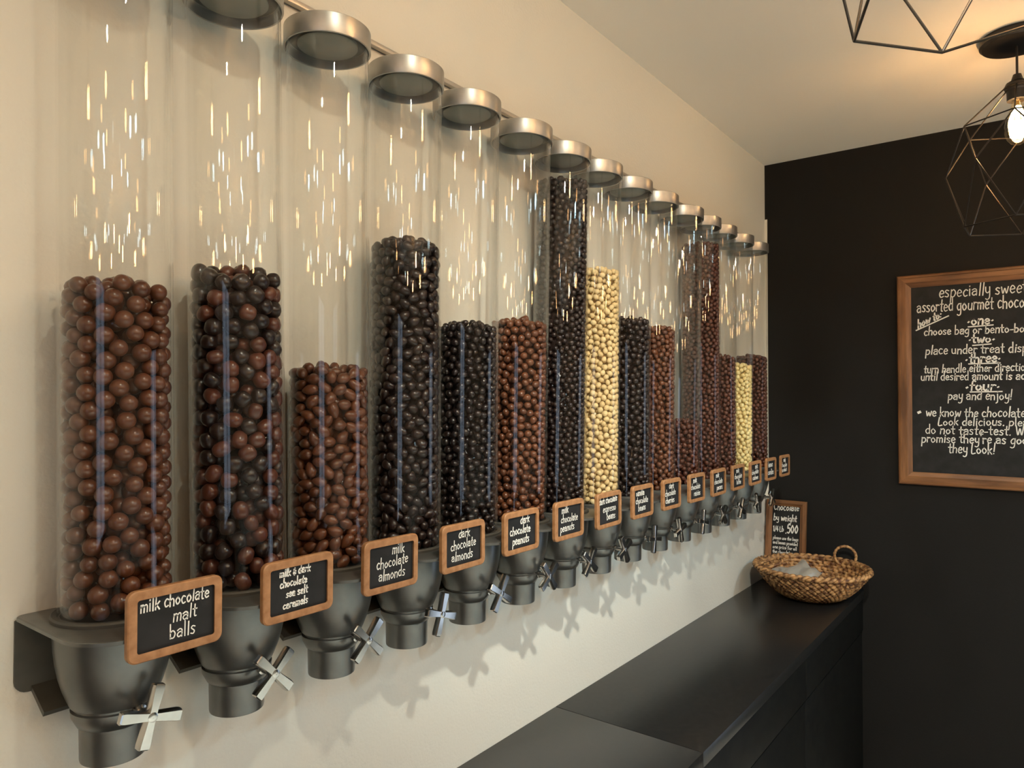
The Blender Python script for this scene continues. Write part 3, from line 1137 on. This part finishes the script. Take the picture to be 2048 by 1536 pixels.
iw = fw_ - .062
for (s, yb, h, w_, f) in (('Chocolate', .868, .0165, .0032, 1.0), ('by weight', .735, .0150, .003, .92), ('1/4 Lb', .600, .0120, .003, .42)):
    write(mb, s, -iw / 2, fh_ * yb, h, w_, to3p, rl, slope=.03, fit=iw * f)
write(mb, '.500', -iw * .02, fh_ * .588, .020, .004, to3p, rl, slope=.06, fit=iw * .5)
for k in range(5):
    write(mb, ['please use the bags', 'and boxes provided', 'one price for all', 'the chocolates', 'thank you'][k], -iw / 2, fh_ * (.50 - .058 * k), .0075, .0018, to3p, rl,
          slope=.01, fit=iw * (1, .98, .95, .8, .6)[k])
tag(mb.obj('lettering', M['chalk'], pb, smooth=False), 'white chalk lettering')

# ---------------------------------------------------------------- woven tray
bc = w3(17.58, 4.53, -4.642)
tray = empty('woven_tray', bc + Vector((0, 0, .003)))
tag(tray, 'round woven seagrass tray with ring handles at the far end of the counter', 'tray')
Rr, Rb, Hh = 1.19 * P, .46 * P, .69 * P


def coil(mb, R, z, r, n, amp, ph):
    pts, rad = [], []
    m = n * 6
    for k in range(m):
        a = 2 * PI * k / m
        s = math.sin(n * a + ph)
        pts.append((math.cos(a) * (R + amp * s), math.sin(a) * (R + amp * s), z + amp * .35 * math.cos(n * a + ph)))
        rad.append(r * (1 + .18 * s))
    mb.tube(pts, rad, 6, closed=True)


mb = MB()
nc = 14
for k in range(nc):
    t = k / (nc - 1)
    R = Rb + (Rr - Rb) * (t ** .85)
    z = .009 + (Hh - .014) * (t ** 1.55)
    coil(mb, R, z, .0088, 46, .0042, PI * (k % 2))
mb.obj('woven_side', M['wicker'], tray, angle=80)
mb = MB()
for k in range(8):
    coil(mb, Rb * (k + .4) / 8, .009, .0098, max(8, int(34 * (k + 1) / 8)), .003, PI * (k % 2))
mb.obj('woven_base', M['wicker'], tray, angle=80)
mb = MB()
for k in range(2):
    pts = []
    for q in range(360):
        a = 2 * PI * q / 360
        b = 26 * a + PI * k
        pts.append((math.cos(a) * (Rr + .008 + .005 * math.cos(b)), math.sin(a) * (Rr + .008 + .005 * math.cos(b)), Hh + .005 * math.sin(b)))
    mb.tube(pts, .0068, 6, closed=True)
mb.obj('braided_rim', M['wicker'], tray, angle=80)


def ring_handle(c, R, nrm, r=.0055):
    nrm = Vector(nrm).normalized()
    a = nrm.cross(Vector((0, 0, 1))).normalized()
    b = a.cross(nrm)
    n = 96
    mb = MB()
    pts = [Vector(c) + a * R * math.cos(2 * PI * k / n) + b * R * math.sin(2 * PI * k / n) for k in range(n)]
    rad = [r * (1 + .12 * math.sin(2 * PI * k * 20 / n)) for k in range(n)]
    mb.tube(pts, rad, 8, closed=True)
    return mb.obj('ring_handle', M['wicker'], tray, angle=80)


# far ring stands up on the rim, near ring lies folded over the rim
ha = math.radians(-25)
ring_handle((Rr * math.cos(ha), Rr * math.sin(ha), Hh + .13 * P), .235 * P, (math.cos(math.radians(14)), math.sin(math.radians(14)), 0))
hb = math.radians(122)
ring_handle(((Rr - .27 * P) * math.cos(hb), (Rr - .27 * P) * math.sin(hb), Hh - .05 * P + .02), .27 * P, (math.cos(hb) * .35, math.sin(hb) * .35, 1))

# clear bag lying in the tray
mb = MB()
rb = np.random.default_rng(3)
nx, ny = 22, 16
vs, fs = [], []
for lay in (0, 1):
    for a in range(nx + 1):
        for b in range(ny + 1):
            u, v_ = a / nx - .5, b / ny - .5
            edge = min(1, 6 * (.5 - abs(u))) * min(1, 6 * (.5 - abs(v_)))
            z = .006 + .035 * (abs(u) * 1.5) ** 2 + .006 * math.sin(9 * u + 5 * v_) + .005 * math.sin(14 * v_ - 6 * u) + (0.014 * edge if lay else 0)
            vs.append((u * .19, v_ * .13, z))
o_ = (nx + 1) * (ny + 1)
for lay in (0, 1):
    for a in range(nx):
        for b in range(ny):
            q = lay * o_ + a * (ny + 1) + b
            fs.append((q, q + 1, q + ny + 2, q + ny + 1))
mb.add(vs, fs)
bag = mb.obj('plastic_bag', M['bag'])
bag.location = bc + Vector((.030, .080, .062))
bag.rotation_euler = (.26, -.16, math.radians(-38))
tag(bag, 'crumpled clear plastic bag lying inside the woven tray', 'bag')

# ---------------------------------------------------------------- pendant lamps
def pendant(X, Y, rot, label, detail):
    r = empty('pendant_lamp', w3(X, Y, 6.163))
    tag(r, label, 'pendant lamp', 'wire cage pendant lamps')
    MB().lathe([(0, 0), (.53 * P, -.001), (.54 * P, -.006), (.54 * P, -.020), (.50 * P, -.027), (.08 * P, -.030), (0, -.030)], 48).obj('canopy', M['black_metal'], r)
    zs = lambda z: (z - 6.163) * P
    MB().tube([(0, 0, -.03), (.002, 0, -.08), (0, 0, zs(5.46))], .0032, 8).obj('cord', M['black_metal'], r)
    MB().lathe([(0, zs(5.50)), (.06 * P, zs(5.50)), (.09 * P, zs(5.40)), (.16 * P, zs(5.36)), (.175 * P, zs(5.33)), (.175 * P, zs(5.24)), (.155 * P, zs(5.22)),
                (.15 * P, zs(5.06)), (.12 * P, zs(5.06)), (0, zs(5.10))], 32).obj('socket', M['black_metal'], r)
    # squirrel cage bulb
    pr = [(.085, 5.06), (.088, 4.98), (.12, 4.88), (.17, 4.74), (.195, 4.62), (.19, 4.50), (.155, 4.40), (.10, 4.33), (.04, 4.30), (0, 4.295)]
    b = MB().lathe([(a * P, zs(z)) for a, z in pr], 40).obj('bulb', M['bulb_glass'], r, angle=180)
    tag(b, 'glowing filament bulb')
    f = MB()
    for k in range(6):
        a = 2 * PI * k / 6
        c, s = math.cos(a), math.sin(a)
        f.tube([(c * .03 * P, s * .03 * P, zs(4.95)), (c * .115 * P, s * .115 * P, zs(4.72)), (c * .10 * P, s * .10 * P, zs(4.46)),
                (math.cos(a + .5) * .06 * P, math.sin(a + .5) * .06 * P, zs(4.42)), (math.cos(a + .5) * .07 * P, math.sin(a + .5) * .07 * P, zs(4.70))], .0042, 6)
    f.obj('filament', M['filament'], b)
    MB().lathe([(.03 * P, zs(5.05)), (.035 * P, zs(4.95)), (.0, zs(4.93))], 12).obj('filament_stem', M['brass'], b)
    g = MB()

    def ring(R, z, n, a0):
        return [Vector((R * P * math.cos(a0 + 2 * PI * k / n), R * P * math.sin(a0 + 2 * PI * k / n), zs(z))) for k in range(n)]
    T = ring(.175, 5.29, 6, rot)
    A = ring(.84, 4.66, 6, rot)
    B = ring(1.06, 3.93, 6, rot + PI / 6)
    C = ring(.86, 2.93, 6, rot)
    wr = .0021
    for k in range(6):
        l = (k + 1) % 6
        for a, b_ in ((T[k], A[k]), (A[k], A[l]), (A[k], B[k]), (A[l], B[k]), (C[k], B[k]), (C[l], B[k]), (C[k], C[l])):
            g.tube([a, b_], wr, 8)
    cg = g.obj('wire_cage', M['wire'], r)
    tr = [Vector((.178 * P * math.cos(2 * PI * k / 32), .178 * P * math.sin(2 * PI * k / 32), zs(5.29))) for k in range(32)]
    MB().tube(tr, .003, 8, closed=True).obj('cage_ring', M['wire'], cg)
    lamp('pendant_or_added_light', w3(X, Y, 4.66), 5.6, WARM, 0.026)
    return r


pendant(14.78, .42, math.radians(59), 'black wire cage pendant lamp with its lit bulb in view by the black wall', True)
pendant(6.18, .42, math.radians(20), 'nearer wire cage pendant lamp showing only the bottom of its cage overhead', True)
